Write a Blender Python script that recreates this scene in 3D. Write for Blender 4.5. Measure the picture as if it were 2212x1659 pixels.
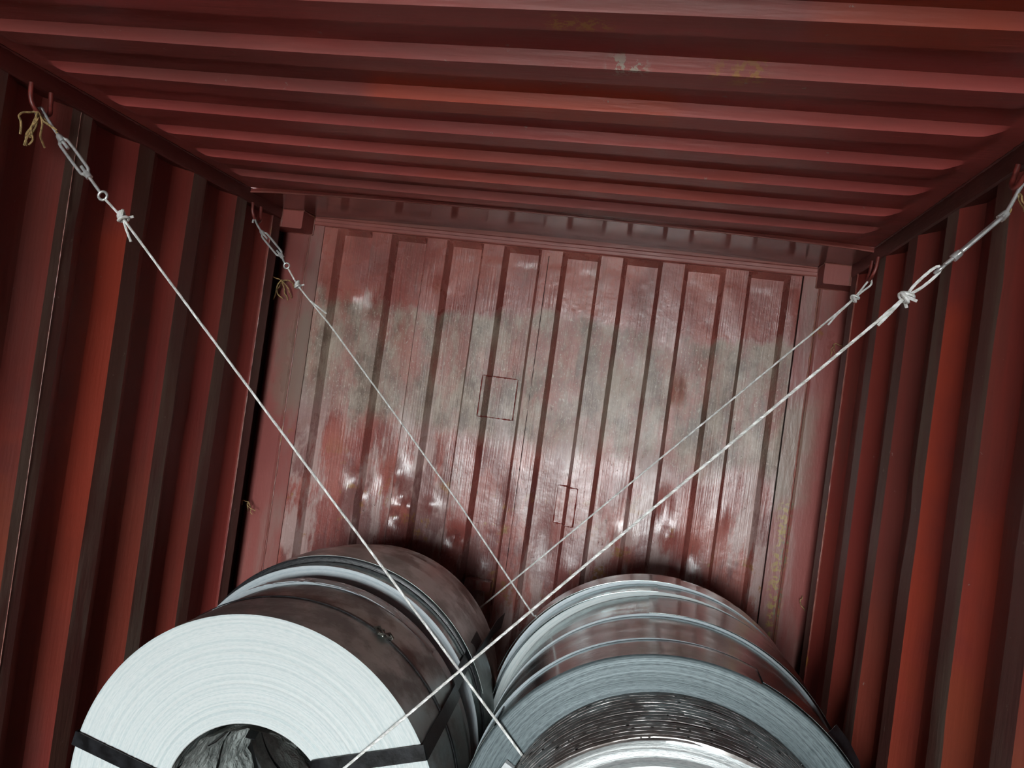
import bpy, bmesh, math, random
from mathutils import Vector, Matrix
rnd = random.Random(7)
SC = bpy.context.scene
COL = SC.collection
for o in list(bpy.data.objects):
    bpy.data.objects.remove(o, do_unlink=True)

# ------------------------------------------------------------------ camera
cam = bpy.data.cameras.new('camera')
cam_o = bpy.data.objects.new('camera', cam)
COL.objects.link(cam_o)
cam.sensor_fit = 'HORIZONTAL'
cam.sensor_width = 36.0
cam.lens = 36.0 * 1622.34 / 2212.0
cam.clip_start = 0.02
cam.clip_end = 300
_r = Vector((0.97582, 0.17005, 0.13736)); _u = Vector((-0.13279, -0.03799, 0.99042)); _f = Vector((-0.17364, 0.9847, 0.01449))
cam_o.matrix_world = Matrix(((_r.x, _u.x, -_f.x, 1.6326), (_r.y, _u.y, -_f.y, -3.1155), (_r.z, _u.z, -_f.z, 1.6906), (0, 0, 0, 1)))
SC.camera = cam_o

# ------------------------------------------------------------------ sky and exposure
SKY = 22.0
world = bpy.data.worlds.new('overcast_sky')
SC.world = world
world.use_nodes = True
bg = world.node_tree.nodes['Background']
bg.inputs['Color'].default_value = (0.93, 0.985, 1.0, 1)
bg.inputs['Strength'].default_value = SKY
# light portal in the open doorway (only tells the renderer where daylight comes in)
pl = bpy.data.lights.new('doorway_portal', 'AREA')
pl.shape = 'RECTANGLE'; pl.size = 2.34; pl.size_y = 2.28
pl.cycles.is_portal = True
plo = bpy.data.objects.new('doorway_portal', pl)
COL.objects.link(plo)
plo.location = (1.17, -9.01, 1.15)
plo.rotation_euler = (math.radians(90), 0, 0)
SC.view_settings.view_transform = 'Standard'
SC.view_settings.look = 'None'
SC.view_settings.exposure = 1.34
SC.view_settings.gamma = 1.0
SC.view_settings.use_curve_mapping = False

# ------------------------------------------------------------------ shader helpers
class NT:
    def __init__(s, name):
        s.m = bpy.data.materials.new(name); s.m.use_nodes = True
        s.t = s.m.node_tree; s.b = s.t.nodes['Principled BSDF']
        s.tc = s.t.nodes.new('ShaderNodeTexCoord')
        s.obj = s.tc.outputs['Object']
    def n(s, ty, **kw):
        x = s.t.nodes.new(ty)
        for k, v in kw.items(): setattr(x, k, v)
        return x
    def put(s, sock, v):
        if hasattr(v, 'is_output') or isinstance(v, bpy.types.NodeSocket): s.t.links.new(v, sock)
        else: sock.default_value = v
    def math(s, op, a, b=0.0, c=None, clamp=False):
        x = s.n('ShaderNodeMath', operation=op, use_clamp=clamp)
        s.put(x.inputs[0], a); s.put(x.inputs[1], b)
        if c is not None: s.put(x.inputs[2], c)
        return x.outputs[0]
    def mapv(s, scale=(1, 1, 1), loc=(0, 0, 0), v=None):
        x = s.n('ShaderNodeMapping'); s.put(x.inputs['Vector'], v or s.obj)
        x.inputs['Scale'].default_value = scale; x.inputs['Location'].default_value = loc
        return x.outputs[0]
    def noise(s, scale, detail=4, rough=.55, stretch=None, loc=(0, 0, 0), dist=0.0):
        x = s.n('ShaderNodeTexNoise')
        s.put(x.inputs['Vector'], s.mapv(stretch or (1, 1, 1), loc))
        x.inputs['Scale'].default_value = scale; x.inputs['Detail'].default_value = detail
        x.inputs['Roughness'].default_value = rough; x.inputs['Distortion'].default_value = dist
        return x.outputs['Fac']
    def ramp(s, f, a, b, va=0.0, vb=1.0):
        x = s.n('ShaderNodeMapRange', interpolation_type='SMOOTHSTEP')
        s.put(x.inputs['Value'], f)
        x.inputs['From Min'].default_value = a; x.inputs['From Max'].default_value = b
        x.inputs['To Min'].default_value = va; x.inputs['To Max'].default_value = vb
        return x.outputs[0]
    def mix(s, f, a, b, mode='MIX'):
        x = s.n('ShaderNodeMix', data_type='RGBA', blend_type=mode)
        s.put(x.inputs['Factor'], f)
        s.put(x.inputs[6], a if not isinstance(a, tuple) else (*a, 1)); s.put(x.inputs[7], b if not isinstance(b, tuple) else (*b, 1))
        return x.outputs[2]
    def xyz(s):
        x = s.n('ShaderNodeSeparateXYZ'); s.put(x.inputs[0], s.obj); return x.outputs
    def bump(s, h, strength=.3, dist=.01, normal=None):
        x = s.n('ShaderNodeBump'); s.put(x.inputs['Height'], h)
        x.inputs['Strength'].default_value = strength; x.inputs['Distance'].default_value = dist
        if normal is not None: s.put(x.inputs['Normal'], normal)
        return x.outputs[0]
    def out(s, color, rough=.5, metal=0.0, normal=None, spec=None, k=.62):
        if k != 1: color = tuple(c * k for c in color) if isinstance(color, tuple) else s.mix(1.0, color, (k, k, k), 'MULTIPLY')
        s.put(s.b.inputs['Base Color'], (*color, 1) if isinstance(color, tuple) else color)
        s.put(s.b.inputs['Roughness'], rough); s.put(s.b.inputs['Metallic'], metal)
        if normal is not None: s.put(s.b.inputs['Normal'], normal)
        if spec is not None: s.put(s.b.inputs['Specular IOR Level'], spec)
        return s.m
    def box(s, c, h, soft, nz=None):
        """soft box mask round c in object space"""
        X = s.xyz(); r = None
        for i in range(3):
            if h[i] is None: continue
            d = s.math('ABSOLUTE', s.math('SUBTRACT', X[i], c[i]))
            if nz is not None: d = s.math('ADD', d, nz)
            k = s.ramp(d, h[i] - soft, h[i] + soft, 1.0, 0.0)
            r = k if r is None else s.math('MULTIPLY', r, k)
        return r

RUST = (.36, .15, .03)
def paint(name, base, alt, dirt=(.07, .045, .035), dirt_amt=.5, rough=.42, streak=(1, 1, .12), rust=.70, chips=.69, patches=(), loc=(0, 0, 0), bump=.25, fine=70):
    s = NT(name)
    col = s.mix(s.ramp(s.noise(1.7, 3, loc=loc), .38, .62), base, alt)
    dm = s.ramp(s.noise(5, 6, .62, stretch=streak, loc=loc), .48, .64)
    dm = s.math('MULTIPLY', dm, dirt_amt)
    col = s.mix(dm, col, dirt)
    for (c, h, soft, pc, amt) in patches:
        nz = s.math('MULTIPLY', s.math('SUBTRACT', s.noise(9, 4, loc=loc), .5), soft * 2.5)
        bm_ = s.box(c, h, soft, nz)
        if soft < .02: bm_ = s.math('MULTIPLY', bm_, s.ramp(s.noise(55, 4, .7, loc=(c[0], 2, 1)), .50, .56))
        col = s.mix(s.math('MULTIPLY', bm_, amt), col, pc)
    rm = s.math('MULTIPLY', s.ramp(s.noise(6, 7, .68, loc=(3 + loc[0], 1, 5)), rust, rust + .035), .8)
    col = s.mix(rm, col, RUST)
    cm = s.math('MULTIPLY', s.ramp(s.noise(30, 6, .74, loc=(9, 4 + loc[1], 2)), chips, chips + .025), .75)
    col = s.mix(cm, col, (.42, .34, .30))
    rg = s.math('ADD', s.math('MULTIPLY', s.noise(4, 4, loc=loc), .22), rough - .11)
    rg = s.math('ADD', rg, s.math('MULTIPLY', dm, .2), clamp=True)
    h = s.math('ADD', s.noise(fine, 3, stretch=streak), s.math('MULTIPLY', s.noise(9, 3), 1.2))
    return s.out(col, rg, 0.0, s.bump(h, bump, .004))

RED = (.30, .045, .036); ORANGE = (.46, .060, .030)
BROWN = (.165, .072, .052)
M = {}
M['side'] = paint('side_wall_paint', RED, (.32, .050, .036), dirt_amt=.35, streak=(1, 1, .08), rough=.5, rust=.73,
                  patches=[((2.37, -1.05, 1.45), (None, .10, .6), .07, ORANGE, .9), ((2.37, -1.48, 1.2), (None, .09, .4), .07, ORANGE, .7), ((2.37, -.8, .9), (None, .2, .35), .1, (.30, .055, .03), .6),
                           ((-.03, -1.7, .9), (None, .5, .35), .15, (.34, .075, .03), .6), ((-.03, -.9, .8), (None, .45, .3), .12, (.29, .05, .03), .6)])
M['side_worn'] = paint('side_wall_worn_rib_paint', BROWN, (.18, .06, .05), dirt=(.34, .28, .22), dirt_amt=.55, streak=(1, 1, .14), rough=.5, rust=.70, chips=.655)
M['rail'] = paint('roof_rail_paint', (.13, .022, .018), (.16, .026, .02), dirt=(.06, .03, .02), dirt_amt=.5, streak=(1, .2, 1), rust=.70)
M['roof'] = paint('roof_paint', (.52, .100, .090), (.44, .080, .074), dirt=(.14, .06, .05), dirt_amt=.4, streak=(.1, 1, 1), rough=.36, rust=.70, chips=.665,
                  patches=[((1.27, -1.50, 2.35), (.35, .11, None), .03, (.58, .085, .045), .9), ((1.98, -1.9, 2.35), (.15, .12, None), .04, (.46, .07, .035), .8), ((1.35, -.95, 2.35), (.5, .16, None), .06, (.46, .07, .04), .5),
                           ((1.44, -1.853, 2.35), (.055, .022, None), .018, (.55, .27, .06), .9), ((1.725, -1.68, 2.35), (.05, .020, None), .018, (.5, .22, .05), .9), ((1.522, -1.686, 2.35), (.035, .014, None), .015, (.5, .46, .38), .9), ((.633, -.534, 2.35), (.05, .015, None), .012, (.5, .24, .10), .8)])
M['beam'] = paint('end_beam_paint', (.40, .11, .09), (.34, .09, .075), dirt=(.22, .13, .10), dirt_amt=.4, streak=(.1, 1, 1), rough=.42)
M['header'] = paint('header_plate_paint', (.28, .06, .05), (.25, .06, .05), dirt=(.20, .13, .11), dirt_amt=.3, rough=.17, rust=.76, chips=.80, streak=(1, 1, 1), bump=.06)
M['recess_shade_joint'] = paint('recess_shade_and_joint_paint', (.05, .012, .010), (.04, .012, .010), dirt_amt=.5)  # recess shade beside the posts put into the colour; the joint line shares it

def end_paint():
    s = NT('end_wall_paint'); X = s.xyz()
    base = s.mix(s.ramp(s.noise(2.6, 5, .6), .40, .60), (.47, .150, .120), (.33, .088, .074))
    base = s.mix(s.ramp(s.noise(7, 6, .65, stretch=(1, 1, .3), loc=(1, 3, 2)), .50, .66, 0, .55), base, (.22, .085, .07))
    # greyish scuffed band where cargo has rubbed the paint
    wig = s.math('ADD', s.math('MULTIPLY', s.math('SUBTRACT', s.noise(3.2, 3, .5), .5), .34), s.math('MULTIPLY', s.math('SUBTRACT', s.noise(16, 6, .65, stretch=(1, 1, .5)), .5), .16))
    zz = s.math('ADD', X[2], wig)
    band = s.math('MULTIPLY', s.ramp(zz, 2.05, 1.975, 0, 1), s.ramp(zz, 1.40, 1.56, 0, 1))
    mott = s.ramp(s.noise(6, 7, .68, stretch=(1, 1, .4)), .36, .56)
    grey = s.mix(s.ramp(s.noise(11, 7, .7, stretch=(1, 1, .6)), .38, .62), (.20, .15, .112), (.47, .385, .305))
    col = s.mix(s.math('MULTIPLY', band, s.math('MULTIPLY_ADD', mott, .72, .22)), base, grey)
    # bare rubbed patches lower down
    sc = s.ramp(s.noise(3.4, 8, .68, stretch=(1.3, 1, .35), loc=(4, 0, 2)), .50, .57)
    low = s.math('MULTIPLY', sc, s.ramp(X[2], 1.70, 1.45, 0, .8))
    col = s.mix(low, col, (.55, .40, .37))
    dk = s.ramp(s.noise(4.4, 7, .66, stretch=(1.2, 1, .5), loc=(7, 1, 3)), .53, .61)
    col = s.mix(s.math('MULTIPLY', dk, s.ramp(X[2], 1.6, 1.3, .15, .75)), col, (.21, .062, .058))
    # rust blooming near the floor end
    ru = s.math('MULTIPLY', s.ramp(s.noise(6.5, 9, .72, loc=(2, 2, 8)), .565, .62), s.ramp(X[2], 1.42, 1.15, .08, .95))
    col = s.mix(ru, col, s.mix(s.noise(40, 4), (.20, .085, .03), (.52, .27, .08)))
    # pale flecks, black nicks and vertical scratches
    fl_ = s.ramp(s.noise(130, 4, .75, stretch=(1, 1, .5)), .56, .66)
    col = s.mix(s.math('MULTIPLY', fl_, s.math('MULTIPLY_ADD', band, .55, .15)), col, (.68, .58, .48))
    sp = s.ramp(s.noise(48, 5, .75, stretch=(1, 1, .45)), .655, .69)
    col = s.mix(s.math('MULTIPLY', sp, .8), col, (.06, .04, .03))
    scr = s.ramp(s.noise(30, 4, .7, stretch=(5, 1, .18), loc=(0, 0, 6)), .62, .70)
    col = s.mix(s.math('MULTIPLY', scr, .45), col, (.12, .06, .05))
    grain = s.noise(60, 3, .6, stretch=(2.4, 1, .05))
    col = s.mix(s.ramp(grain, .35, .8, 0, .3), col, (.14, .06, .05))
    rg = s.math('ADD', s.math('MULTIPLY', s.noise(7, 5, .6), .30), s.math('MULTIPLY_ADD', band, .16, .12))
    h = s.math('ADD', s.noise(14, 3), s.math('MULTIPLY', grain, .5))
    h = s.math('ADD', h, s.math('MULTIPLY', sp, -.5))
    return s.out(col, rg, 0.0, s.bump(h, .4, .005), k=.72)
M['end'] = end_paint()
M['post'] = paint('corner_post_paint', (.40, .125, .11), (.35, .10, .09), dirt=(.34, .25, .21), dirt_amt=.5, streak=(1, 1, .25), rough=.3, rust=.67, chips=.69,
                  patches=[((2.235, 0, 1.15), (.02, None, .28), .019, (.48, .33, .09), .9), ((2.253, 0, 1.2), (.008, None, .25), .012, (.16, .25, .16), .9), ((.12, 0, 1.72), (.08, None, .22), .06, (.30, .22, .17), .7), ((2.22, 0, 1.62), (.06, None, .2), .06, (.36, .30, .23), .7)])
M['box'] = paint('corner_block_paint', (.40, .085, .068), (.36, .075, .06), dirt_amt=.15, rough=.5, rust=.8, chips=.8)
M['weld'] = paint('weld_bead_paint', (.28, .05, .04), (.36, .12, .09), dirt=(.35, .22, .16), dirt_amt=.5, rough=.35, fine=200, bump=.6, rust=.6)

def steel(name, col, rough, metal=1.0, dirt=None, dirt_amt=.5, ring=.3):
    """rolled strip surface seen on the outside of a coil (axis = local Y)"""
    s = NT(name); X = s.xyz()
    c = s.mix(s.noise(5, 5, .6, stretch=(1, 3, 1)), tuple(v * .75 for v in col), tuple(min(1, v * 1.15) for v in col))
    lines = s.noise(1.0, 4, .7, stretch=(1.2, 160, 1.2))
    c = s.mix(s.ramp(lines, .55, .75, 0, ring), c, tuple(v * .45 for v in col))
    mt = metal
    rg = s.math('ADD', s.math('MULTIPLY', s.noise(6, 5, .65, stretch=(1, 3, 1)), .18), rough - .06)
    if dirt:
        dm = s.math('MULTIPLY', s.ramp(s.noise(7, 7, .7), .42, .62), dirt_amt)
        c = s.mix(dm, c, dirt); mt = s.math('SUBTRACT', metal, s.math('MULTIPLY', dm, .75), clamp=True)
        rg = s.math('ADD', rg, s.math('MULTIPLY', dm, .3), clamp=True)
    h = s.math('ADD', lines, s.math('MULTIPLY', s.noise(10, 3), .7))
    return s.out(c, rg, mt, s.bump(h, .12, .003), k=.95)
M['steel_dirty'] = steel('galvanised_steel_stained', (.52, .60, .59), .36, .85, (.25, .23, .205), .7)
M['steel'] = steel('galvanised_steel_dull', (.53, .61, .60), .30, .85, (.24, .23, .21), .5)
M['steel_gloss'] = steel('galvanised_steel_glossy', (.44, .53, .53), .075, .92, (.18, .15, .13), .3, .2)
M['steel_core'] = steel('telescoped_steel', (.30, .285, .275), .30, .85, (.095, .072, .06), .75, .5)
M['steel_light'] = steel('galvanised_steel_pale', (.82, .97, .98), .42, .2, (.6, .68, .68), .3)

def edge(name, lo, hi, rough=.45, metal=.25, sc=1.0, speck=.3):
    """side of a coil: the edges of its windings (axis = local Y)"""
    s = NT(name); X = s.xyz()
    r = s.math('SQRT', s.math('ADD', s.math('MULTIPLY', X[0], X[0]), s.math('MULTIPLY', X[2], X[2])))
    r = s.math('ADD', r, s.math('MULTIPLY', s.noise(3, 2), .006))
    w = s.n('ShaderNodeTexNoise', noise_dimensions='1D'); s.put(w.inputs['W'], r)
    w.inputs['Scale'].default_value = 130 * sc; w.inputs['Detail'].default_value = 8; w.inputs['Roughness'].default_value = .72
    f = w.outputs['Fac']
    # broken up along the winding
    ang = s.math('ARCTAN2', X[2], X[0])
    cv = s.n('ShaderNodeCombineXYZ'); s.put(cv.inputs[0], s.math('MULTIPLY', r, 420.0)); s.put(cv.inputs[1], s.math('MULTIPLY', ang, 26.0))
    w2 = s.n('ShaderNodeTexNoise'); s.put(w2.inputs['Vector'], cv.outputs[0]); w2.inputs['Scale'].default_value = 1.0; w2.inputs['Detail'].default_value = 3
    f2 = w2.outputs['Fac']
    k = s.ramp(s.math('ADD', s.math('MULTIPLY', f, .65), s.math('MULTIPLY', f2, .35)), .36, .6)
    c = s.mix(k, lo, hi)
    dk = s.ramp(f2, .66, .75, 0, speck)
    c = s.mix(dk, c, tuple(v * .35 for v in lo))
    return s.out(c, s.math('MULTIPLY_ADD', f2, .15, rough - .07), metal, s.bump(s.math('ADD', f, s.math('MULTIPLY', f2, .5)), .35, .003))
M['edge_white'] = edge('coil_edge_white', (.66, .77, .78), (.86, .92, .91), .55, .0, 1.0, .12)
M['edge_blue'] = edge('coil_edge_pale_blue', (.60, .72, .78), (.84, .92, .95), .5, .1, 1.0, .15)
M['edge_grey'] = edge('coil_edge_blue_grey', (.085, .115, .125), (.235, .295, .31), .42, .35, 1.0, .5)
M['edge_dark'] = edge('coil_edge_black_wrap', (.012, .013, .016), (.03, .032, .036), .28, .0, 1.0, .3)
M['edge_tel'] = edge('telescoped_winding_edges', (.45, .50, .51), (.80, .84, .84), .30, .5, .6, .35)

def simple(name, col, rough, metal=0.0, nscale=20, var=.25, bump=.1, stretch=(1, 1, 1), bd=.003):
    s = NT(name)
    n1 = s.noise(nscale, 5, .65, stretch=stretch)
    c = s.mix(s.ramp(n1, .35, .65), tuple(v * (1 - var) for v in col), tuple(min(1, v * (1 + var)) for v in col))
    return s.out(c, s.math('MULTIPLY_ADD', n1, .2, rough - .1), metal, s.bump(n1, bump, bd), k=.75)
M['strap'] = simple('black_steel_strap', (.010, .011, .013), .34, .2, 30, .6, .3)
M['clip'] = simple('crimped_strap_seal', (.25, .25, .22), .35, .9, 60, .4, .5)
M['wire'] = simple('galvanised_wire_rope', (.92, .94, .88), .5, .1, 90, .2, .1)
M['zinc'] = simple('zinc_plated_steel', (.78, .80, .80), .32, .6, 60, .12, .05)
M['ringpaint'] = simple('painted_lashing_ring', (.20, .035, .028), .4, 0, 40, .3, .2)
M['twine'] = simple('jute_twine', (.42, .28, .12), .9, 0, 120, .5, .5)
M['film'] = simple('grey_plastic_film', (.55, .60, .58), .38, .0, 9, .45, .9, (1, 1, 1), .02)
M['film_white'] = simple('torn_pale_film', (1.0, 1.0, 1.0), .45, .0, 25, .25, .6, (1, 1, 1), .006)
M['tag'] = simple('folded_clear_plastic_clip', (.72, .76, .77), .2, 0, 30, .15, .4)
M['swarf'] = simple('steel_burr', (.70, .70, .70), .25, 1, 80, .2, .3)
M['wood'] = simple('container_floor_plywood', (.16, .095, .05), .7, 0, 8, .4, .3, (4, .3, 4))
M['timber'] = simple('rough_sawn_timber', (.30, .20, .11), .75, 0, 12, .3, .4, (4, .3, 4))
M['concrete'] = simple('yard_concrete', (.38, .38, .36), .85, 0, 3, .15, .2)

# ------------------------------------------------------------------ mesh helpers
class MB:
    def __init__(s): s.v = []; s.f = []; s.mi = []
    def add(s, vs, fs, mi=0):
        b = len(s.v); s.v += [tuple(v) for v in vs]
        for f in fs: s.f.append(tuple(i + b for i in f)); s.mi.append(mi)
    def box(s, a, b, mi=0):
        x0, y0, z0 = a; x1, y1, z1 = b
        s.add([(x0, y0, z0), (x1, y0, z0), (x1, y1, z0), (x0, y1, z0), (x0, y0, z1), (x1, y0, z1), (x1, y1, z1), (x0, y1, z1)],
              [(0, 3, 2, 1), (4, 5, 6, 7), (0, 1, 5, 4), (1, 2, 6, 5), (2, 3, 7, 6), (3, 0, 4, 7)], mi)
    def grid(s, rows, mi=None, close=False):
        n = len(rows[0]); vs = [p for r in rows for p in r]; b = len(s.v); s.v += [tuple(p) for p in vs]
        for i in range(len(rows) - 1):
            for j in range(n if close else n - 1):
                j2 = (j + 1) % n
                s.f.append((b + i * n + j, b + i * n + j2, b + (i + 1) * n + j2, b + (i + 1) * n + j))
                s.mi.append(mi(i, j) if callable(mi) else (mi or 0))
    def tube(s, pts, rad, n=8, caps=True, mi=0):
        pts = [Vector(p) for p in pts]; k = len(pts); rows = []; prev = None
        for i, p in enumerate(pts):
            t = (pts[min(i + 1, k - 1)] - pts[max(i - 1, 0)]).normalized()
            if prev is None:
                a = Vector((0, 0, 1)) if abs(t.z) < .9 else Vector((1, 0, 0)); u = t.cross(a).normalized()
            else: u = (prev - t * prev.dot(t)).normalized()
            prev = u; w = t.cross(u)
            r = rad[i] if isinstance(rad, (list, tuple)) else rad
            rows.append([p + (u * math.cos(2 * math.pi * j / n) + w * math.sin(2 * math.pi * j / n)) * r for j in range(n)])
        b = len(s.v); s.grid(rows, mi, True)
        if caps:
            s.f.append(tuple(b + j for j in range(n))[::-1]); s.mi.append(mi)
            s.f.append(tuple(b + (k - 1) * n + j for j in range(n))); s.mi.append(mi)
    def build(s, name, mats, parent=None, smooth=None, loc=None):
        me = bpy.data.meshes.new(name); me.from_pydata(s.v, [], s.f)
        for m in (mats if isinstance(mats, (list, tuple)) else [mats]): me.materials.append(M[m] if isinstance(m, str) else m)
        for p, i in zip(me.polygons, s.mi): p.material_index = i
        bm = bmesh.new(); bm.from_mesh(me); bmesh.ops.recalc_face_normals(bm, faces=bm.faces); bm.to_mesh(me); bm.free()
        if smooth is not None:
            for p in me.polygons: p.use_smooth = True
            me.set_sharp_from_angle(angle=math.radians(smooth))
        o = bpy.data.objects.new(name, me); COL.objects.link(o)
        if parent: o.parent = parent
        if loc: o.location = loc
        return o
def struct(o, label=None):
    o['kind'] = 'structure'
    if label: o['label'] = label
    return o
def tag(o, label, cat, group=None):
    o['label'] = label; o['category'] = cat
    if group: o['group'] = group
    return o
def empty(name, loc=(0, 0, 0)):
    o = bpy.data.objects.new(name, None); COL.objects.link(o); o.location = loc; o.empty_display_size = .05; return o
def catmull(pts, n=8):
    P = [Vector(p) for p in pts]; P = [P[0] * 2 - P[1]] + P + [P[-1] * 2 - P[-2]]; out = []
    for i in range(1, len(P) - 2):
        a, b, c, d = P[i - 1:i + 3]
        for k in range(n):
            t = k / n
            out.append(.5 * ((2 * b) + (c - a) * t + (2 * a - 5 * b + 4 * c - d) * t * t + (3 * b - a - 3 * c + d) * t ** 3))
    out.append(P[-2]); return out

# ------------------------------------------------------------------ container shell
W = 2.34; YD = -9.0; ZR0, ZR1 = 2.305, 2.362
# floor: plywood boards
fl = MB(); fl.box((-.06, YD, -.08), (W + .06, .08, -.004)); flo = struct(fl.build('floor', 'wood'))
bw = W / 8
pb = None
for i in range(8):
    m = MB(); m.box((i * bw + .0015, YD + .002, -.004), ((i + 1) * bw - .0015, -.002, .0))
    m.build('plank', 'wood', flo)
gr = MB(); gr.box((-40, -80, -1.4), (40, YD - .06, -1.2)); struct(gr.build('ground', 'concrete'))

def side_profile(y_first, pitch=.284, depth=.036):
    """(y, d, worn) going from the end wall to the doors; d = recess depth"""
    P = []   # list of (y, d) ; edges of proud flats facing the doors at y_first - k*pitch
    P.append((.03, .05)); P.append((-.112, .05)); P.append((-.114, 0.0)); P.append((-.185, 0.0)); P.append((-.19, .006)); P.append((-.245, depth))
    P.append((y_first + .075 + .062, depth))
    y = y_first; k = 0
    while y > YD + .35:
        P += [(y + .075, 0), (y, 0), (y - .066, depth), (y - pitch + .075 + .064, depth)]; y -= pitch
    P += [(y + .075, 0), (YD, 0)]
    Q = [P[0]]
    for p in P[1:]:
        if p[0] < Q[-1][0] - 1e-5: Q.append(p)
    return Q
def side_wall(name, sx, x0, y_first):
    P = side_profile(y_first); m = MB()
    zs = [0.0, .16, .3] + [.3 + i * (2.0 / 26) for i in range(1, 26)] + [ZR0]
    r2 = random.Random(int(x0 * 10) + 3)
    dents = [(r2.uniform(-2.6, -.3), r2.uniform(.9, 2.1), r2.uniform(.03, .07), r2.uniform(-.006, .007)) for _ in range(26)]
    rows = []
    for z in zs:
        row = []
        for (y, d) in P:
            e = d
            if y < -.25:
                for (dy, dz, rr, a) in dents: e += a * math.exp(-((y - dy) ** 2 + (z - dz) ** 2 * .5) / rr ** 2)
                yy = y + .003 * math.sin(z * 3.1 + y * 9)
            else: yy = y
            row.append((x0 - sx * e, yy, z))
        rows.append(row)
    worn_or_shade = [1 if (P[j][1] == 0 and P[j + 1][1] == 0) else (2 if P[j][0] > -.11 else 0) for j in range(len(P) - 1)]  # highest index: strip beside the post, coloured dark as shade
    m.grid(rows, lambda i, j: worn_or_shade[j])
    o = struct(m.build(name, ['side', 'side_worn', 'recess_shade_joint'], None, 18))
    b = MB(); xo = x0 - sx * .052; b.box((min(xo, xo - sx * .01), YD, -.08), (max(xo, xo - sx * .01), .08, ZR1)); b.build('leak_block_shell', 'side', o)  # unseen shell added behind the sheet to stop daylight leaking in
    return o
wl = side_wall('wall_left', 1, 0.0, -.472)
wr = side_wall('wall_right', -1, W, -.526)
# seam on a rib of the left wall and raised edges beside the corner posts
def bead(name, a, b, rad, parent, mat='weld', n=None, jit=.35):
    a = Vector(a); b = Vector(b); L = (b - a).length; k = n or max(6, int(L / .012)); r = random.Random(int(L * 1000))
    m = MB(); m.tube([a + (b - a) * (i / k) for i in range(k + 1)], [rad * (1 + r.uniform(-jit, jit)) for _ in range(k + 1)], 6)
    return m.build(name, mat, parent, 50)
bead('weld_seam', (.0005, -1.290, .02), (.0005, -1.290, ZR0), .0014, wl, 'weld')
bead('weld_seam', (.001, -.187, .02), (.001, -.187, ZR0), .0026, wl, 'weld')
bead('weld_seam', (W - .001, -.205, .02), (W - .001, -.205, ZR0), .003, wr, 'weld')

# roof
def roof():
    m = MB(); pitch = .2085; ylow = -.85; lowz, highz = 2.3405, 2.3605
    P = [(-.40, 1.0)]
    y = ylow + pitch * 1
    while y > YD + .1:
        # low flat y .. y+.07, slope facing the doors y-.045..y
        P += [(y + .098, 1.0), (y + .066, 0.0), (y, 0.0), (y - .014, 1.0)]; y -= pitch
    P.append((YD, 1.0))
    Q = [P[0]]
    for p in P[1:]:
        if p[0] < Q[-1][0] - 1e-5: Q.append(p)
    xs = [-.05, .03, .05, .062, .075, .09, .105, .12] + [.12 + (W - .24) * i / 24 for i in range(1, 24)] + [W - .12, W - .105, W - .09, W - .075, W - .062, W - .05, W - .03, W + .05]
    rows = []
    for x in xs:
        e = min(x, W - x); k = max(0, min(1, (e - .045) / .07)); k = k * k * (3 - 2 * k)
        sag = -.006 * math.sin(math.pi * max(0, min(1, x / W)))
        rows.append([(x, y + .004 * math.sin(x * 4 + y), highz + sag * (1 - h) - (1 - h) * k * (highz - lowz)) for (y, h) in Q])
    m.grid(rows)
    o = struct(m.build('ceiling', 'roof', None, 18))
    b = MB(); b.box((-.06, YD, ZR1 + .012), (W + .06, .08, ZR1 + .024)); b.build('leak_block_shell', 'roof', o)  # unseen cover added above the roof against light leaks
    return o
ceil = roof()
# header plate at the closed end, its front edge bowed
m = MB(); n = 30; top = []; rows = []
for i in range(n + 1):
    x = W * i / n; t = x / W; ys = -.392 - .07 * math.sin(math.pi * min(1, max(0, t))) ** .6
    zs_ = 2.3435 + .006 * math.sin(math.pi * t)
    rows.append([(x, ys, 2.364), (x, ys, zs_ + .003), (x, ys + .003, zs_), (x, -.2, zs_ + .006), (x, -.02, 2.352 + .018 * math.sin(math.pi * t)), (x, .03, 2.352 + .018 * math.sin(math.pi * t))])
m.grid(rows)
hd = struct(m.build('trim_1', 'header', None, 25), 'flat header plate at the closed end of the roof')
m = MB(); m.tube([(r[1][0], r[1][1], r[1][2] - .001) for r in rows], .0032, 6); m.build('edge_highlight', 'beam', hd, 60)  # lighter bead added to draw a bright highlight along the plate edge
# side rails
for nm, x0, sx in (('trim_2', 0, 1), ('trim_3', W, -1)):
    m = MB(); prof = [(-.055, ZR0), (-.002, ZR0), (.004, ZR0 + .004), (.006, ZR0 + .012), (.006, ZR1 - .006), (.003, ZR1), (-.055, ZR1)]
    rows = [[(x0 + sx * a, y, z) for (a, z) in prof] for y in (YD, -4, -3, -2, -1, -.1)]
    m.grid(rows, 0, True)
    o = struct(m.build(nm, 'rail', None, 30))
    if sx == 1: rail_l = o
    else: rail_r = o
bead('weld_bead', (.004, -2.6, ZR1 - .004), (.004, -.12, ZR1 - .004), .004, rail_l, 'rail')
bead('weld_bead', (W - .004, -2.6, ZR1 - .004), (W - .004, -.12, ZR1 - .004), .004, rail_r, 'rail')

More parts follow.
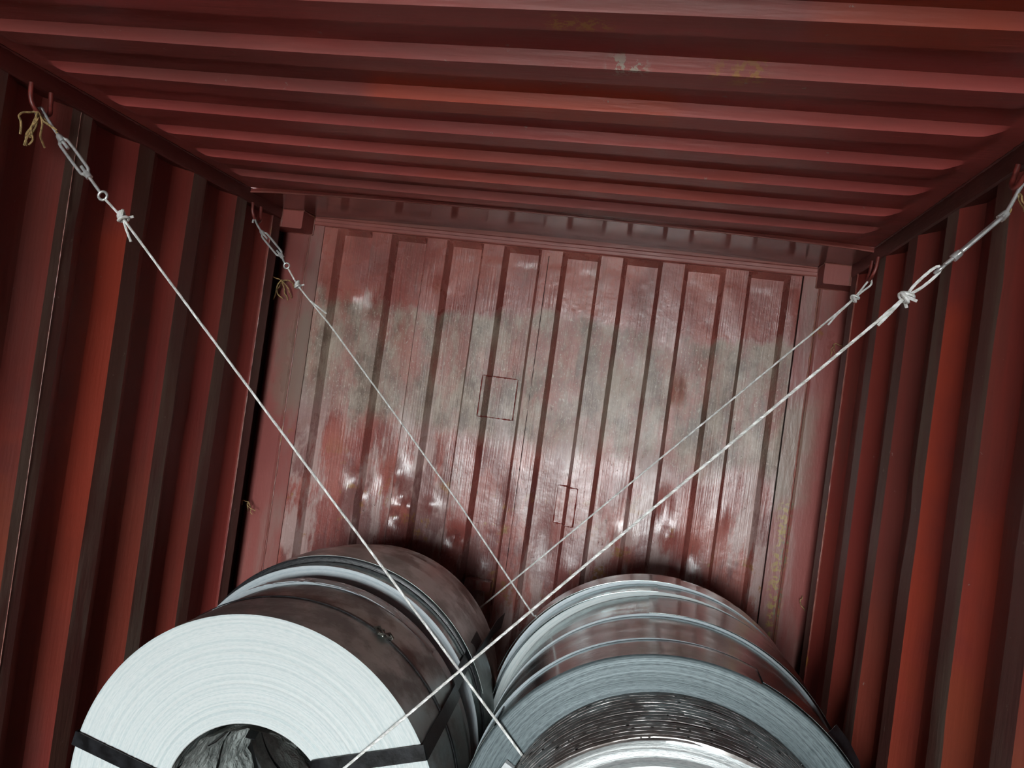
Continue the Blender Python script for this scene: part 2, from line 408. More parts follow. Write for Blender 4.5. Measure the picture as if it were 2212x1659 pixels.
# end wall: pressed corrugated sheet with dents
EDGE0, PIT, RW = .214, .252, .018
def end_depth(x):
    """recess of the sheet at x (0 on the proud ribs)"""
    k = (x - EDGE0) % PIT
    if x < EDGE0 or x > EDGE0 + 7 * PIT + .163 + .003: return 0.0
    D = .046
    if k < RW: return D * k / RW
    if k < .145: return D
    if k < .145 + RW: return D * (1 - (k - .145) / RW)
    return 0.0
DENT = [(.304, 2.022, .03, .035, -.010), (.414, 1.985, .035, .04, .012), (.455, 1.235, .035, .05, .016), (.462, 1.15, .03, .035, -.010), (.64, 1.285, .03, .05, -.014),
        (.675, 1.20, .035, .045, .020), (.70, 1.16, .02, .03, -.012), (.668, 1.105, .03, .035, .016), (.93, 1.065, .03, .032, .020), (.945, 1.05, .014, .014, -.014), (.79, 1.17, .035, .03, -.012),
        (1.763, 1.80, .018, .05, -.018), (.565, 1.25, .035, .06, .010), (.712, 2.11, .02, .03, -.006), (.98, .98, .02, .04, .010), (1.05, .93, .03, .04, -.007), (1.04, .86, .02, .03, .008),
        (1.62, 1.17, .03, .05, -.010), (1.78, 1.33, .03, .07, .010), (1.8, 1.2, .025, .04, -.010), (1.9, 1.15, .03, .05, .012), (1.88, 1.02, .035, .05, -.012), (1.66, 1.02, .03, .05, .012), (1.3, 1.1, .04, .1, .006),
        (1.5, 1.45, .05, .1, .005), (1.56, 1.3, .05, .1, -.005), (1.1, 1.25, .04, .09, .006), (1.42, 1.0, .04, .06, -.006), (.52, 1.9, .05, .1, .004), (1.25, 1.9, .05, .12, .004), (1.95, 1.6, .05, .1, .005), (2.0, 1.3, .03, .06, -.008)]
def dent(x, z):
    d = 0
    for (dx, dz, rx, rz, a) in DENT:
        q = ((x - dx) / rx) ** 2 + ((z - dz) / rz) ** 2
        if q < 9: d += a * math.exp(-q)
    return d + .0022 * math.sin(x * 23 + z * 5.1) * math.sin(z * 6.3 + x * 3)
xs = [.152]
brk = sorted([EDGE0 + k * PIT + a for k in range(8) for a in (0, RW, .145, .145 + RW)])
brk = [b for b in brk if b < 2.15] + [2.184]
for b in brk:
    a = xs[-1]; n = max(2, int((b - a) / .013))
    xs += [a + (b - a) * i / n for i in range(1, n + 1)]
ZT = 2.318
zs = [0] + [.3 + (ZT - .022 - .3) * i / 150 for i in range(151)] + [ZT - .014, ZT - .004]
m = MB(); rows = []
for z in zs:
    kk = 1.0 if z <= ZT - .022 else (.75 if z < ZT - .01 else .25)
    rows.append([(x, kk * end_depth(x) + (dent(x, z) if .16 < x < 2.17 and .4 < z < 2.25 else 0), z) for x in xs])
rows.append([(x, .004, ZT + .002) for x in xs])
m.grid(rows)
we = struct(m.build('wall_back', 'end', None, 24))
b = MB(); b.box((-.06, .062, -.08), (W + .06, .08, ZR1 + .01)); b.build('leak_block_shell', 'end', we)  # unseen backing added to keep daylight out behind the end wall
# edge plates beside the sheet and the corner posts
for sx, x0 in ((1, 0.0), (-1, W)):
    X = lambda a: x0 + sx * a
    q = MB(); a, c = sorted((X(.090), X(.1505))); q.box((a, -.003, 0), (c, .05, 2.318)); q.build('edge_plate', 'post', we)
    bead('weld_seam', (X(.089), -.005, .02), (X(.089), -.005, 2.275), .004, we, 'weld')
    q = MB(); a, c = sorted((X(-.05), X(.084))); 
    prof = [(-.052, .06), (-.052, .02), (-.02, -.002), (.0, -.008), (.076, -.008), (.084, -.002), (.084, .06)]
    q.grid([[(X(p), y, z) for p, y in prof] for z in (0, .6, 1.2, 1.8, 2.33)], 0, True)
    o = q.build('trim_4' if sx == 1 else 'trim_5', 'post', None, 30); struct(o, 'corner post beside the end wall')
    # corner block with bevelled edges
    q = MB(); bwx, by0, zb, zt = .102, -.120, 2.273, 2.352; e = .006
    pr = [(-.05, zb), (bwx - e, zb), (bwx - e * .3, zb + e * .3), (bwx, zb + e), (bwx, zt), (-.05, zt)]
    q.grid([[(X(p), y, z) for p, z in pr] for y in (by0, .0)], 0, True)
    nb = len(pr); q.f.append(tuple(range(nb))); q.mi.append(0)
    bo = q.build('corner_block', 'box', o, 30)
    bead('weld_bead', (X(.0), by0 + .002, zt - .001), (X(bwx), by0 + .002, zt - .001), .0035, bo)
    bead('weld_bead', (X(bwx), by0, zt - .001), (X(bwx), -.004, zt - .001), .0035, bo)
    bead('weld_bead', (X(bwx), -.009, zb), (X(bwx), -.009, zt), .0035, bo)
    bead('weld_bead', (X(.004), -.011, zb), (X(bwx), -.011, zb), .0035, bo)
    bead('weld_bead', (X(.006), by0 + .001, zb), (X(.006), by0 + .001, zt), .004, bo)
# top beam of the end wall: stepped profile
m = MB(); prof = [(.05, 2.318), (-.006, 2.318), (-.009, 2.322), (-.009, 2.334), (-.005, 2.337), (-.005, 2.349), (-.010, 2.352), (-.010, 2.375), (.05, 2.375)]
m.grid([[(x, y, z) for y, z in prof] for x in (.100, .5, 1, 1.5, 2, W - .100)], 0, True)
struct(m.build('trim_6', 'beam', None, 25), 'stepped top beam of the end wall')
# repair plates welded on, following the ribs
def patch(x0, x1, z0, z1):
    k = 22; xx = [x0 + (x1 - x0) * i / k for i in range(k + 1)]
    m = MB(); off = -.005
    fr = [[(x, end_depth(x) + off - .001, z) for x in xx] for z in (z0, (z0 + z1) / 2, z1)]
    bk = [[(x, end_depth(x) + .001, z) for x in xx] for z in (z0, z1)]
    m.grid(fr); m.grid([fr[0], bk[0]]); m.grid([fr[-1], bk[1]])
    m.grid([[p, q] for p, q in ((fr[i][0], (fr[i][0][0], fr[i][0][1] + .006, fr[i][0][2])) for i in range(3))])
    m.grid([[p, q] for p, q in ((fr[i][-1], (fr[i][-1][0], fr[i][-1][1] + .006, fr[i][-1][2])) for i in range(3))])
    o = m.build('repair_patch', 'end', we, 24); o['label'] = 'welded repair patch following the ribs'
    path = [(x, end_depth(x) - .003, z0) for x in xx] + [(x1, end_depth(x1) - .003, z0 + (z1 - z0) * i / 12) for i in range(1, 12)] + [(x, end_depth(x) - .003, z1) for x in xx[::-1]] + [(x0, end_depth(x0) - .003, z1 - (z1 - z0) * i / 12) for i in range(1, 13)]
    w = MB(); w.tube(path, [.0036 * (1 + rnd.uniform(-.4, .4)) for _ in path], 5); w.build('weld_bead', 'ringpaint', o, 60)
patch(.955, 1.098, 1.584, 1.757)
patch(1.332, 1.416, 1.186, 1.342)
# joint line down the middle sheet
bead('sheet_joint', (1.165, -.0005, .95), (1.165, -.0005, 2.29), .0016, we, 'recess_shade_joint')
m = MB(); m.box((1.0, -.004, .86), (1.11, .0445, .90)); m.build('edge_strip', 'end', we)

# door frame at the open end
for nm, a, c in (('trim_7', (-.06, YD - .06, 2.28), (W + .06, YD, 2.40)), ('trim_8', (-.12, YD - .06, -.1), (0.0, YD, 2.40)), ('trim_9', (W, YD - .06, -.1), (W + .12, YD, 2.40)), ('trim_10', (-.06, YD - .06, -.14), (W + .06, YD, 0.0))):
    m = MB(); m.box(a, c); struct(m.build(nm, 'rail'))

# lashing rings under the roof rails
def ring(parent, c, sx):
    x, y, z = c
    m = MB(); pts = [(x, y - .034, ZR0 + .002), (x + sx * .004, y - .034, z + .035), (x + sx * .010, y - .026, z + .012), (x + sx * .012, y, z), (x + sx * .010, y + .024, z + .012), (x + sx * .004, y + .030, z + .035), (x, y + .030, ZR0 + .002)]
    m.tube(catmull(pts, 5), .006, 8); m.build('lashing_ring', 'ringpaint', parent, 60)
ring(rail_l, (.014, -1.445, 2.236), 1); ring(rail_l, (.014, -.345, 2.238), 1)
ring(rail_r, (W - .014, -1.452, 2.250), -1); ring(rail_r, (W - .014, -.455, 2.232), -1)

# ------------------------------------------------------------------ coils
ZB = .10; ZBR = .107
def coil(label, xc, R, y0, y1, rin=.228, face='edge_white', side='steel', nr=40, seg=144, wob=.0012, seed=1, back='edge_grey', name='steel_strip_coil', zb=ZB):
    r_ = random.Random(seed); L = y1 - y0
    zc = zb + R
    prof = []; kind = []
    prof.append((rin, L)); 
    prof.append((rin, .003))
    for i in range(nr + 1):
        t = i / nr; prof.append((rin + .002 + (R - rin - .004) * t, r_.uniform(-wob, wob) + .0015))
    prof.append((R, .003))
    e = max(3, int(L / .02))
    for i in range(1, e): prof.append((R + r_.uniform(-.0006, .0006), .003 + (L - .006) * i / e))
    prof.append((R, L - .003)); prof.append((R - .002, L)); prof.append((rin, L))
    nf = 2 + nr + 1
    def mat(i, j):
        if i < 1: return 2
        if i < nf: return 0
        if i < len(prof) - 3: return 1
        return 3
    m = MB(); rows = []
    for (r, y) in prof:
        rows.append([(r * math.cos(2 * math.pi * j / seg), y, r * math.sin(2 * math.pi * j / seg)) for j in range(seg)])
    m.grid(rows, mat, True)
    o = m.build(name, [face, side, 'film', back], None, 35, (xc, y0, zc))
    tag(o, label, 'coil')
    return o
GL = 'left row of steel coils'
A1 = coil('large galvanised coil with broad white end face, nearest in the left row', 0.824, .487, -1.395, -1.205, face='edge_white', side='steel_dirty', nr=56, seg=200, seed=3, rin=.223)
A2 = coil('brown stained coil directly behind the white-faced coil in the left row', 0.822, .485, -1.197, -1.052, side='steel_dirty', seed=4, face='edge_dark')
C1_ = coil('narrow pale grey coil with torn film, third from the front in the left row', 0.808, .488, -1.049, -1.000, side='steel_light', seed=5, face='edge_blue')
B1 = coil('coil showing a bright pale blue crescent edge in the middle of the left row', .800, .497, -.920, -.856, side='steel_gloss', seed=6, face='edge_blue')
D1 = coil('coil with black-wrapped front edge just behind the pale blue crescent', 0.795, .505, -.852, -.690, side='steel', seed=8, face='edge_dark')
D2 = coil('dull brown coil second from the end wall in the left row', .778, .491, -.686, -.480, side='steel', seed=9, face='edge_blue')
D3 = coil('dark taped coil nearest the end wall in the left row', .763, .472, -.476, -.280, side='steel_dirty', seed=10, face='edge_grey')
R1 = coil('coil with blue-grey face and pulled-out core, nearest in the right row', 1.823, .510, -1.255, -1.133, side='steel_gloss', seed=11, zb=ZBR, face='edge_grey', nr=50, seg=200)
R2 = coil('glossy coil directly behind the blue-grey faced coil in the right row', 1.817, .5105, -1.130, -.917, side='steel_gloss', seed=12, zb=ZBR, face='edge_blue')
R3 = coil('glossy coil in the middle of the right row with thick bright edge', 1.819, .5138, -.914, -.704, side='steel_gloss', seed=13, zb=ZBR, face='edge_blue')
R4 = coil('narrow glossy coil second from the end wall in the right row', 1.802, .5190, -.701, -.608, side='steel_gloss', seed=14, zb=ZBR, face='edge_white')
R5 = coil('stained glossy coil nearest the end wall in the right row', 1.789, .5235, -.605, -.500, side='steel_gloss', seed=15, zb=ZBR, face='edge_blue')

def local(o, p): return (p[0] - o.location.x, p[1] - o.location.y, p[2] - o.location.z)
# telescoped core of the near right coil: stepped windings pulled towards the doors
def telescope(parent):
    m = MB(); seg = 220; r_ = random.Random(5); N = 15; L = .232; rows = []; prof = []
    for i in range(N):
        y = -.002 - L * i / N; R0 = .420 - .010 * (i / N)
        prof += [(R0, y), (R0 - .0005, y - L / N * .80), (R0 - .0075, y - L / N * .86)]
    prof.append((.408, -L)); prof.append((.405, -L - .003))
    nf = len(prof)
    for i in range(1, 30): prof.append((.405 - (.405 - .23) * i / 29, -L - .003 + r_.uniform(-.003, .003)))
    ph = [(r_.uniform(0, 6.28), r_.uniform(2, 9), r_.uniform(.001, .0035)) for _ in range(len(prof))]
    for k, (r, y) in enumerate(prof):
        p0, fr, am = ph[k // 3]
        row = []
        for j in range(seg):
            a = 2 * math.pi * j / seg
            yy = y + (am * math.sin(a * round(fr) + p0) if 0 < k < nf else 0) + (r_.uniform(-.0008, .0008) if k % 3 == 1 and k < nf else 0)
            rr = r + (r_.uniform(-.0004, .0003) if k < nf else 0)
            row.append((rr * math.cos(a) + .006, yy, rr * math.sin(a) + .002))
        rows.append(row)
    rows.append([(.23 * math.cos(2 * math.pi * j / seg) + .006, .0, .23 * math.sin(2 * math.pi * j / seg)) for j in range(seg)])
    m.grid(rows, lambda i, j: 0 if i < nf - 1 else 1, True)
    o = m.build('pulled_out_core', ['steel_core', 'edge_tel'], parent, 40)
    o['label'] = 'stepped inner windings pulled out of the coil'
    # burrs along the winding edges
    b = MB()
    for _ in range(260):
        a = r_.uniform(.15, 2.9); i = r_.randrange(N) if r_.random() < .75 else 0; y = -L * (i + .85) / N; R0 = .4205 - .010 * i / N
        s = r_.uniform(.0015, .006); da = r_.uniform(.006, .035); h = r_.uniform(.0008, .003)
        c0 = (R0 * math.cos(a) + .006, y, R0 * math.sin(a)); c1 = (R0 * math.cos(a + da) + .006, y + r_.uniform(-.002, .002), R0 * math.sin(a + da))
        c2 = ((R0 + h) * math.cos(a + da / 2) + .006, y - s, (R0 + h) * math.sin(a + da / 2)); c3 = ((R0 - .002) * math.cos(a + da / 2) + .006, y, (R0 - .002) * math.sin(a + da / 2))
        b.add([c0, c1, c2, c3], [(0, 1, 2), (0, 2, 3), (1, 3, 2), (0, 3, 1)])
    bo = b.build('burrs', 'swarf', o); bo['kind'] = 'stuff'
telescope(R1)
# loose outer lap of the front right coil (thin sheet standing off the rim)
def lap(parent, R, a0, a1, y0, y1, lift, mat, name='loose_lap', dark=None):
    m = MB(); k = 60; rows = []
    for th in (0, .0012):
        for y in (y0, y1):
            row = []
            for i in range(k + 1):
                t = i / k; a = a0 + (a1 - a0) * t; r = R + .0015 + lift * math.sin(math.pi * t * .5) ** 2 * (1 if y == y0 else .5) + th
                row.append((r * math.cos(a), y, r * math.sin(a)))
            rows.append(row)
    m.grid([rows[0], rows[1], rows[3], rows[2], rows[0]])
    return m.build(name, mat, parent, 40)
lap(R1, .510, math.radians(150), math.radians(195), -.004, .120, .004, 'steel_gloss')
lap(R1, .510, math.radians(70), math.radians(8), .020, .124, .006, 'steel_gloss')
lap(R3, .5138, math.radians(100), math.radians(25), -.002, .2, .004, 'steel_gloss')
lap(R4, .5190, math.radians(95), math.radians(170), -.004, .09, .006, 'steel_gloss')
lap(R5, .5235, math.radians(85), math.radians(165), -.004, .1, .005, 'steel_gloss')
lap(D1, .505, math.radians(110), math.radians(20), .001, .15, .005, 'steel')
lap(D2, .491, math.radians(80), math.radians(10), .001, .15, .006, 'steel')
# folded plastic clip on the blue-grey face
m = MB(); c = Vector(local(R1, (1.418, -1.258, .772)))
for (u, v, h) in ((0, 0, 0),):
    u = Vector((.88, 0, -.47)); v = Vector((.47, 0, .88)); q = []
    prof = [(-.024, .0), (-.022, -.012), (-.012, -.016), (.012, -.016), (.022, -.012), (.024, .0)]
    rows = [[c + u * (t * .055 - .01) + v * a + Vector((0, d * (1 - .5 * t), 0)) for a, d in prof] for t in (0, .1, .5, .9, 1)]
    m.grid(rows); m.grid([[p + Vector((0, .002, 0)) for p in r] for r in rows])
m.build('plastic_clip', 'tag', R1, 40)

# ribbon helper for straps
def ribbon(pts, nrm, width, th=.0012):
    """pts: centre line, nrm: width direction per point"""
    m = MB(); rows = []; k = len(pts); P = [Vector(p) for p in pts]
    for i, p in enumerate(P):
        t = (P[min(i + 1, k - 1)] - P[max(i - 1, 0)]).normalized(); w = Vector(nrm[i]).normalized(); n = t.cross(w).normalized()
        rows.append([p + w * width / 2 + n * th, p - w * width / 2 + n * th, p - w * width / 2 - n * th, p + w * width / 2 - n * th])
    m.grid(rows, 0, True); b = len(m.v)
    m.f.append((0, 1, 2, 3)); m.mi.append(0); m.f.append((b - 4, b - 3, b - 2, b - 1)); m.mi.append(0)
    return m
def eye_strap(parent, ang, Rs, rin, yend, width=.034, name='eye_strap', tilt=0.0, ain=None):
    """loop strap: through the eye, up the front face, back along the outside. Rs: list of (y, R, dx, dz) in parent space"""
    a0 = ang if ain is None else ain
    ca, sa = math.cos(a0), math.sin(a0); pts = []; nr = []
    tang = (-sa, 0, ca)
    for y in (yend, yend * .5, .02): pts.append(((rin - .004) * ca, y, (rin - .004) * sa)); nr.append(tang)
    pts.append(((rin - .003) * ca, -.003, (rin - .003) * sa)); nr.append(tang)
    R0 = Rs[0][1]
    for i in range(8):
        t = i / 7; qa, qb = rin + .003, R0 + .001; px = qa * ca * (1 - t) + qb * math.cos(ang) * t; pz = qa * sa * (1 - t) + qb * math.sin(ang) * t
        dx = qb * math.cos(ang) - qa * ca; dz = qb * math.sin(ang) - qa * sa; pts.append((px, -.0055, pz)); nr.append((-dz, 0, dx))
    for (y, R, dx, dz) in Rs:
        a2 = ang + tilt * y; pts.append((R * math.cos(a2) + dx, y, R * math.sin(a2) + dz)); nr.append((-math.sin(a2), 0, math.cos(a2)))
    m = ribbon(pts, nr, width); return m.build(name, 'strap', parent, 35)
def off(o): return (o.location.x - A1.location.x, o.location.z - A1.location.z)
dB = off(B1); dD = off(D1)
st = eye_strap(None, math.radians(31), [(-.002, .4915, 0, 0), (.01, .4915, 0, 0), (.2, .4915, 0, 0), (.345, .490, 0, 0), (.375, .4925, *off(C1_)), (.475, .502, *dB), (.535, .502, *dB), (.546, .510, *dD), (.70, .510, *dD)], .223, .5, .036, 'steel_strap', tilt=.10, ain=math.radians(45))
st.location = A1.location; tag(st, 'black strap from the eye across the white coil face and back along the row', 'strap')
st = eye_strap(None, math.radians(169), [(-.002, .4915, 0, 0), (.01, .4915, 0, 0), (.2, .4915, 0, 0), (.34, .490, 0, 0)], .223, .33, .036, 'steel_strap')
st.location = A1.location; tag(st, 'black strap across the left side of the white coil face', 'strap')
eye_strap(R1, math.radians(14), [(-.002, .5145, 0, 0), (.01, .5145, 0, 0), (.12, .5145, 0, 0)], .43, -.003, .036)
# loose strap tail standing off the right side of the near right coil
m = ribbon([local(R1, p) for p in ((2.185, -1.145, .985), (2.215, -1.155, .955), (2.240, -1.165, .918), (2.254, -1.172, .875), (2.258, -1.175, .835))], [(.6, .7, .35), (.6, .7, .35), (.6, .7, .3), (.65, .7, .2), (.7, .7, .1)], .060)
m.build('strap_tail', 'strap', R1, 40)
# loose strap tail between the two rows
m = ribbon([local(D1, p) for p in ((1.228, -.845, .86), (1.235, -.78, .875), (1.245, -.70, .90), (1.25, -.62, .915), (1.262, -.55, .92))], [(.1, .2, 1)] * 5, .05)
m.build('strap_tail', 'strap', D1, 40)
# belly strap in the groove between the first two coils, with its crimped seal
m = MB(); pts = []; nr = []
for i in range(61):
    a = math.radians(-20 + 220 * i / 60); pts.append((.4895 * math.cos(a), .1835, .4895 * math.sin(a))); nr.append((0, 1, 0))
ribbon(pts, nr, .010).build('belly_strap', 'strap', A1, 40)
m = MB(); a = math.radians(63)
for k in range(6):
    da = .012 * k; r0 = .4895
    m.tube([((r0 + .002 + .006 * rnd.random()) * math.cos(a - da + t * .03), .178 + rnd.uniform(-.012, .016), (r0 + .002 + .006 * rnd.random()) * math.sin(a - da + t * .03)) for t in range(3)], [.004, .006, .003], 5)
m.build('strap_seal', 'clip', A1, 30)
# crumpled film lining the eye of the near left coil
def film(parent, r, y0, y1, a0, a1, amp, seed, name='film_lining', mat='film', taper=0.0):
    r_ = random.Random(seed); m = MB(); na, ny = 70, 18; rows = []
    ph = [(r_.uniform(0, 6.28), r_.uniform(3, 14), r_.uniform(-12, 12), r_.uniform(.3, 1)) for _ in range(6)]
    for j in range(ny + 1):
        y = y0 + (y1 - y0) * j / ny; row = []
        for i in range(na + 1):
            a = a0 + (a1 - a0) * i / na; d = 0
            for (p, fa, fy, w) in ph: d += w * abs(math.sin(a * fa + y * fy + p))
            rr = r - taper * j / ny - amp * d / 3 + r_.uniform(-.001, .001)
            row.append((rr * math.cos(a), y, rr * math.sin(a)))
        rows.append(row)
    m.grid(rows); return m.build(name, mat, parent, 12)
film(A1, .219, .006, .186, 0, 2 * math.pi, .014, 21, taper=.018)
film(A2, .210, .004, .140, 0, math.pi * 2, .022, 22, taper=.02)
film(C1_, .224, .004, .044, 0, math.pi * 2, .012, 23)
film(C1_, .4915, -.003, .044, math.radians(46), math.radians(114), .005, 24, 'torn_film', 'film_white', taper=-.001)
film(D2, .222, .01, .2, 0, math.pi * 2, .03, 25)
# loose straps lying inside the eye of the near left coil
for ang, rr, lab in ((math.radians(128), .190, 'black strap inside the coil eye on its left side'), (math.radians(96), .186, 'black strap inside the coil eye near its top')):
    tg = (-math.sin(ang), .25, math.cos(ang))
    st = ribbon([(rr * math.cos(ang + t * .5), .01 + t * .33, rr * math.sin(ang + t * .5)) for t in (0, .25, .5, .75, 1)], [tg] * 5, .030).build('steel_strap', 'strap', None, 40, A1.location)
    tag(st, lab, 'strap')
# patches of tape on the rear left coil
r_ = random.Random(9)
for k in range(7):
    a0 = math.radians(r_.uniform(25, 95)); y0 = r_.uniform(.02, .13); da = r_.uniform(.05, .16); w = r_.uniform(.02, .05); R_ = .4735
    m = MB(); m.grid([[(R_ * math.cos(a0 + da * i / 6), y, R_ * math.sin(a0 + da * i / 6)) for i in range(7)] for y in (y0, y0 + w)])
    m.build('tape_patch', 'steel_light' if k % 2 else 'steel', D3, 40)

# timber runners the rows stand on
for x, lab, y0, y1, zh in ((.81, 'timber runner under the left row of coils', -1.38, -.29, ZB), (1.81, 'timber runner under the right row of coils', -1.25, -.51, ZBR)):
    rt = empty('timber_runner', (x, 0, 0)); tag(rt, lab, 'timber')
    for s in (-1, 1):
        m = MB(); m.box((s * .055 - .05, y0, 0), (s * .055 + .05, y1, zh)); m.build('beam', 'timber', rt)

# ------------------------------------------------------------------ wire ropes and turnbuckles
def rope_mesh(m, pts, rad=.0032, lay=.03, strands=6):
    P = [Vector(p) for p in pts]
    # resample
    L = [0.0]
    for a, b in zip(P[:-1], P[1:]): L.append(L[-1] + (b - a).length)
    n = max(4, int(L[-1] / .0045)); Q = []; i = 0
    for k in range(n + 1):
        s = L[-1] * k / n
        while i < len(L) - 2 and s > L[i + 1]: i += 1
        t = (s - L[i]) / max(1e-9, L[i + 1] - L[i]); Q.append(P[i].lerp(P[i + 1], t))
    fr = []; prev = None
    for k, p in enumerate(Q):
        t = (Q[min(k + 1, n)] - Q[max(k - 1, 0)]).normalized()
        if prev is None: u = t.cross(Vector((0, 1, 0))).normalized()
        else: u = (prev - t * prev.dot(t)).normalized()
        prev = u; fr.append((p, u, t.cross(u)))
    m.tube([q[0] for q in fr], rad * .62, 6)
    for s in range(strands):
        path = []
        for k, (p, u, w) in enumerate(fr):
            a = 2 * math.pi * (s / strands + L[-1] * k / n / lay); path.append(p + (u * math.cos(a) + w * math.sin(a)) * rad * .62)
        m.tube(path, rad * .46, 4)
def knot(root, c, d, size=.016, seed=0, ends=2):
    """wraps of rope round the standing part"""
    r_ = random.Random(seed); d = Vector(d).normalized(); u = d.cross(Vector((0, 1, 0))).normalized(); w = d.cross(u); c = Vector(c)
    m = MB(); pts = []
    for i in range(46):
        t = i / 45; a = t * 2 * math.pi * 3.2; R_ = size * (.66 + .16 * math.sin(a * 1.3 + seed))
        pts.append(c + d * (size * 1.1 * (t - .5) * 2 * math.cos(a * .5) * .8) + u * R_ * math.cos(a) + w * R_ * math.sin(a))
    m.tube(pts, .0040, 6)
    for e in range(ends):
        a = c + w * size * (.5 - e); v = (u * .9 + w * (.35 - .7 * e) - d * .5 * (1 - 2 * e) * .6).normalized()
        m.tube([a, a + v * size * .8, a + v * size * 1.5], .0036, 6)
    return m.build('knot', 'wire', root, 50)
def wire_rope(label, pts, tail, kpos, kd, seed, loop=None):
    m = MB(); rope_mesh(m, pts); o = m.build('wire_rope', 'wire', None, 60); tag(o, label, 'wire rope', 'wire ropes lashing the coils')
    m = MB(); rope_mesh(m, tail); m.build('rope_tail', 'wire', o, 60)
    knot(o, kpos, kd, .015, seed, 2 if seed != 4 else 0)
    if loop: m = MB(); rope_mesh(m, catmull(loop, 8)); m.build('rope_loop', 'wire', o, 60)
    return o
def turnbuckle(label, hook_pt, ring_c, b0, b1, eye, side, hook_dir, edge_on=False):
    """hook over the ring, open body, eye bolt"""
    rt = empty('turnbuckle', b0); tag(rt, label, 'turnbuckle', 'turnbuckles tensioning the wire ropes'); O = Vector(b0)
    b0, b1, eye = Vector(b0), Vector(b1), Vector(eye); d = (b1 - b0).normalized(); s = Vector(side); s = (s - d * s.dot(d)).normalized(); n = d.cross(s)
    loc = lambda P: [Vector(p) - O for p in P]
    # body: two rods joined at both ends
    L = (b1 - b0).length; wd = .0115
    for sg in (-1, 1):
        m = MB(); m.tube(loc(catmull([b0 - d * .004 + s * sg * .002, b0 + d * .010 + s * sg * .0075, b0 + d * .022 + s * sg * wd, b1 - d * .022 + s * sg * wd, b1 - d * .010 + s * sg * .0075, b1 + d * .004 + s * sg * .002], 5)), .0042, 8)
        m.build('body_rod', 'zinc', rt, 60)
    for p, q in ((b0 - d * .008, b0 + d * .012), (b1 - d * .012, b1 + d * .008)):
        m = MB(); m.tube(loc([p, p + (q - p) * .3, q]), [.007, .0085, .0085], 10); m.build('end_nut', 'zinc', rt, 50)
    # hook
    m = MB(); h = [b0 + d * .035, b0, Vector(hook_pt) + (b0 - Vector(hook_pt)) * .35] + [Vector(hook_pt) + Vector(q) for q in hook_dir]
    m.tube(loc(catmull(h, 6)), .0042, 8); m.build('hook', 'zinc', rt, 60)
    # eye bolt
    m = MB(); m.tube(loc([b1 - d * .03, b1, eye - d * .012]), .0042, 8)
    ring = [eye + (d * math.cos(t) + s * math.sin(t)) * .011 for t in [2 * math.pi * i / 24 for i in range(25)]]
    m.tube(loc(ring), .0036, 8, caps=False); m.build('eye_bolt', 'zinc', rt, 60)
    return rt

C1 = [(0.03, -1.4407, 2.2392), (0.0787, -1.4345, 2.1859), (0.1658, -1.424, 2.0989), (0.2121, -1.4183, 2.0518), (0.2727, -1.4115, 2.0017), (0.3919, -1.3968, 1.8821), (0.7446, -1.3527, 1.5305), (1.1888, -1.2956, 1.0878), (1.459, -1.262, 0.8172)]
C2 = [(0.03, -0.371, 2.2348), (0.0654, -0.3691, 2.194), (0.1597, -0.3646, 2.1098), (0.1862, -0.363, 2.074), (0.2431, -0.3596, 2.0014), (0.393, -0.3523, 1.8672), (0.713, -0.3355, 1.5469), (1.014, -0.319, 1.2397), (1.3559, -0.37, 0.9022)]
C3 = [(2.3, -1.4559, 2.1927), (2.2193, -1.4524, 2.0983), (2.1923, -1.4513, 2.0687), (2.1339, -1.449, 2.0036), (2.0815, -1.4468, 1.9412), (1.6753, -1.4311, 1.4763), (1.3035, -1.418, 1.0476), (1.2027, -1.4146, 0.9305), (1.0616, -1.41, 0.7682)]
C4 = [(2.32, -0.4621, 2.2324), (2.2772, -0.4494, 2.1687), (2.1967, -0.4292, 2.075), (1.6824, -0.313, 1.4926), (1.4141, -0.2583, 1.1859), (1.1068, -0.2, 0.8369)]
T = lambda p, *d: tuple(a + b for a, b in zip(p, d))
wire_rope('wire rope from the front left rail down to the pulled-out core of the right coil', [T(C1[3], .008, 0, -.008)] + C1[4:], [C1[4], (.286, -1.408, 1.972), (.300, -1.404, 1.945)], C1[4], (1, 0, -1), 1)
wire_rope('thin wire rope from the rear left rail down behind the right row of coils', [T(C2[3], .008, 0, -.010)] + C2[4:-1] + [(1.3559, -.37, .893), (1.45, -.40, .80), (1.70, -.42, .66), (1.72, -.52, .63)], [C2[4], (.300, -.358, 1.951), (.378, -.356, 1.906)], C2[4], (1, 0, -1.1), 2)
wire_rope('thick wire rope from the front right rail crossing in front of the white coil face', C3[3:] + [(.90, -1.408, .58), (.86, -1.395, .47), (.84, -1.30, .40)], [C3[3], (2.108, -1.446, 1.965), (2.090, -1.444, 1.940)], C3[3], (-1, 0, -1.1), 3,
          [C3[3], (2.150, -1.449, 2.032), (2.176, -1.450, 2.064), (2.190, -1.451, 2.074), (2.192, -1.451, 2.062), (2.166, -1.450, 2.030), C3[3]])
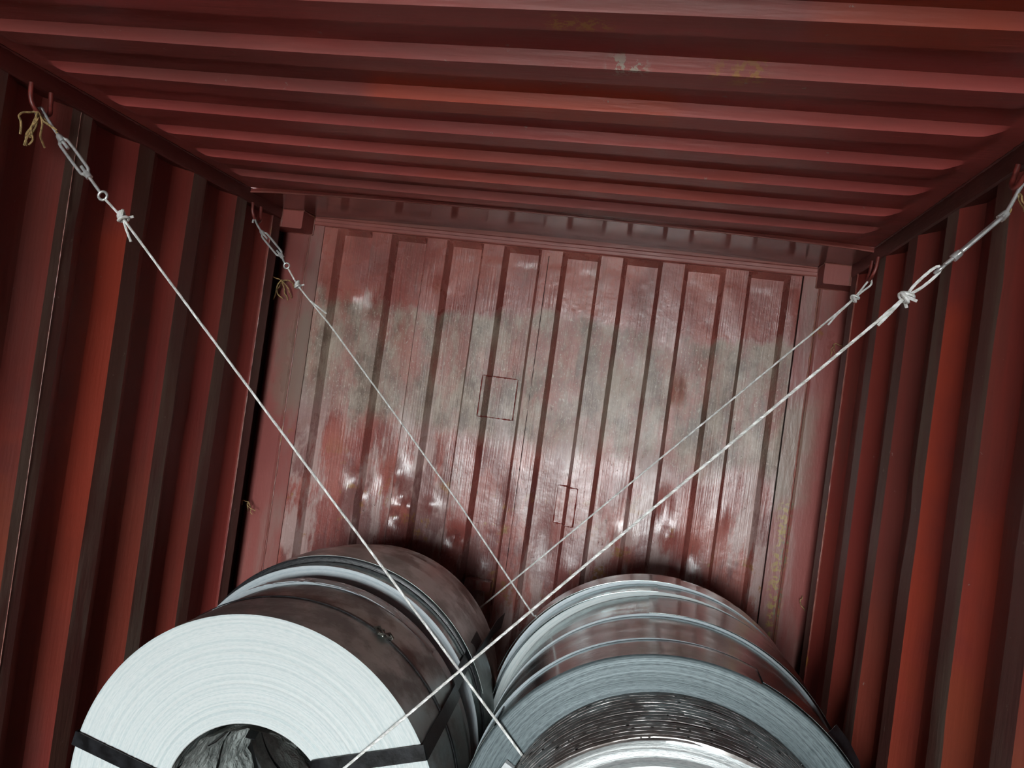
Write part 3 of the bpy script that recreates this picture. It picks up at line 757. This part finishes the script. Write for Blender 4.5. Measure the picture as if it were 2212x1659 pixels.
wire_rope('thin wire rope from the rear right rail down behind the left row of coils', C4[1:-1] + [(1.1068, -.2, .8369), (.98, -.19, .70), (.80, -.20, .58), (.79, -.32, .56)], [C4[1], (2.235, -.425, 2.112), (2.214, -.412, 2.076)], C4[1], (-1, 0, -1.1), 4,
          [C4[1], (2.296, -.455, 2.202), (2.314, -.458, 2.234), (2.322, -.452, 2.238), (2.324, -.448, 2.220), (2.300, -.448, 2.195), C4[1]])
turnbuckle('turnbuckle hooked on the lashing ring at the front left rail', C1[0], None, C1[1], C1[2], C1[3], (.7, .15, .7), [(-.004, 0, .006), (-.010, -.003, .016), (-.020, -.004, .012), (-.022, -.004, -.002)])
turnbuckle('small turnbuckle hooked on the rear left rail beside the corner block', C2[0], None, C2[1], C2[2], C2[3], (.7, .15, .7), [(-.002, .004, .006), (-.008, .012, .016), (-.018, .018, .010), (-.020, .018, -.004)])
turnbuckle('turnbuckle seen edge-on at the front right rail', (2.318, -1.454, 2.235), None, (2.298, -1.4558, 2.190), C3[1], C3[2], (.1, 1, .1), [(.004, .001, .014), (.010, .002, .024), (.018, .002, .020), (.018, .002, .006)])

# ------------------------------------------------------------------ frayed twine left on lashing points
def twine(label, c, curls, seed, s=1.0):
    r_ = random.Random(seed); m = MB()
    for k in range(curls):
        p = Vector(c); v = Vector((r_.uniform(-.3, .6), r_.uniform(-.7, .7), r_.uniform(-.8, .5))); pts = [p]
        for i in range(6):
            v = (v + Vector((r_.uniform(-.8, .8), r_.uniform(-.8, .8), r_.uniform(-.9, .25)))).normalized(); p = p + v * .011 * s; pts.append(p)
        m.tube(catmull(pts, 4), .0018 * s, 5)
    o = m.build('frayed_twine', 'twine', None, 60); tag(o, label, 'twine', 'frayed twine on lashing points'); return o
twine('frayed brown twine tied to the front left lashing ring', (.028, -1.464, 2.240), 8, 1, 1.5)
twine('wilted twine scrap in the left corner gap below the corner block', (.010, -.056, 2.05), 7, 2, 1.5)
twine('brown twine tuft low in the left corner gap', (.004, -.056, 1.07), 4, 3)
twine('scrap of twine in the right corner under the thick wire rope', (W - .012, -.03, 2.06), 3, 4, .8)
twine('looped twine end low beside the right corner post', (W - .012, -.03, 1.06), 2, 5, .9)
twine('tan twine hanging at the front right lashing ring', (W - .02, -1.46, 2.235), 3, 6)
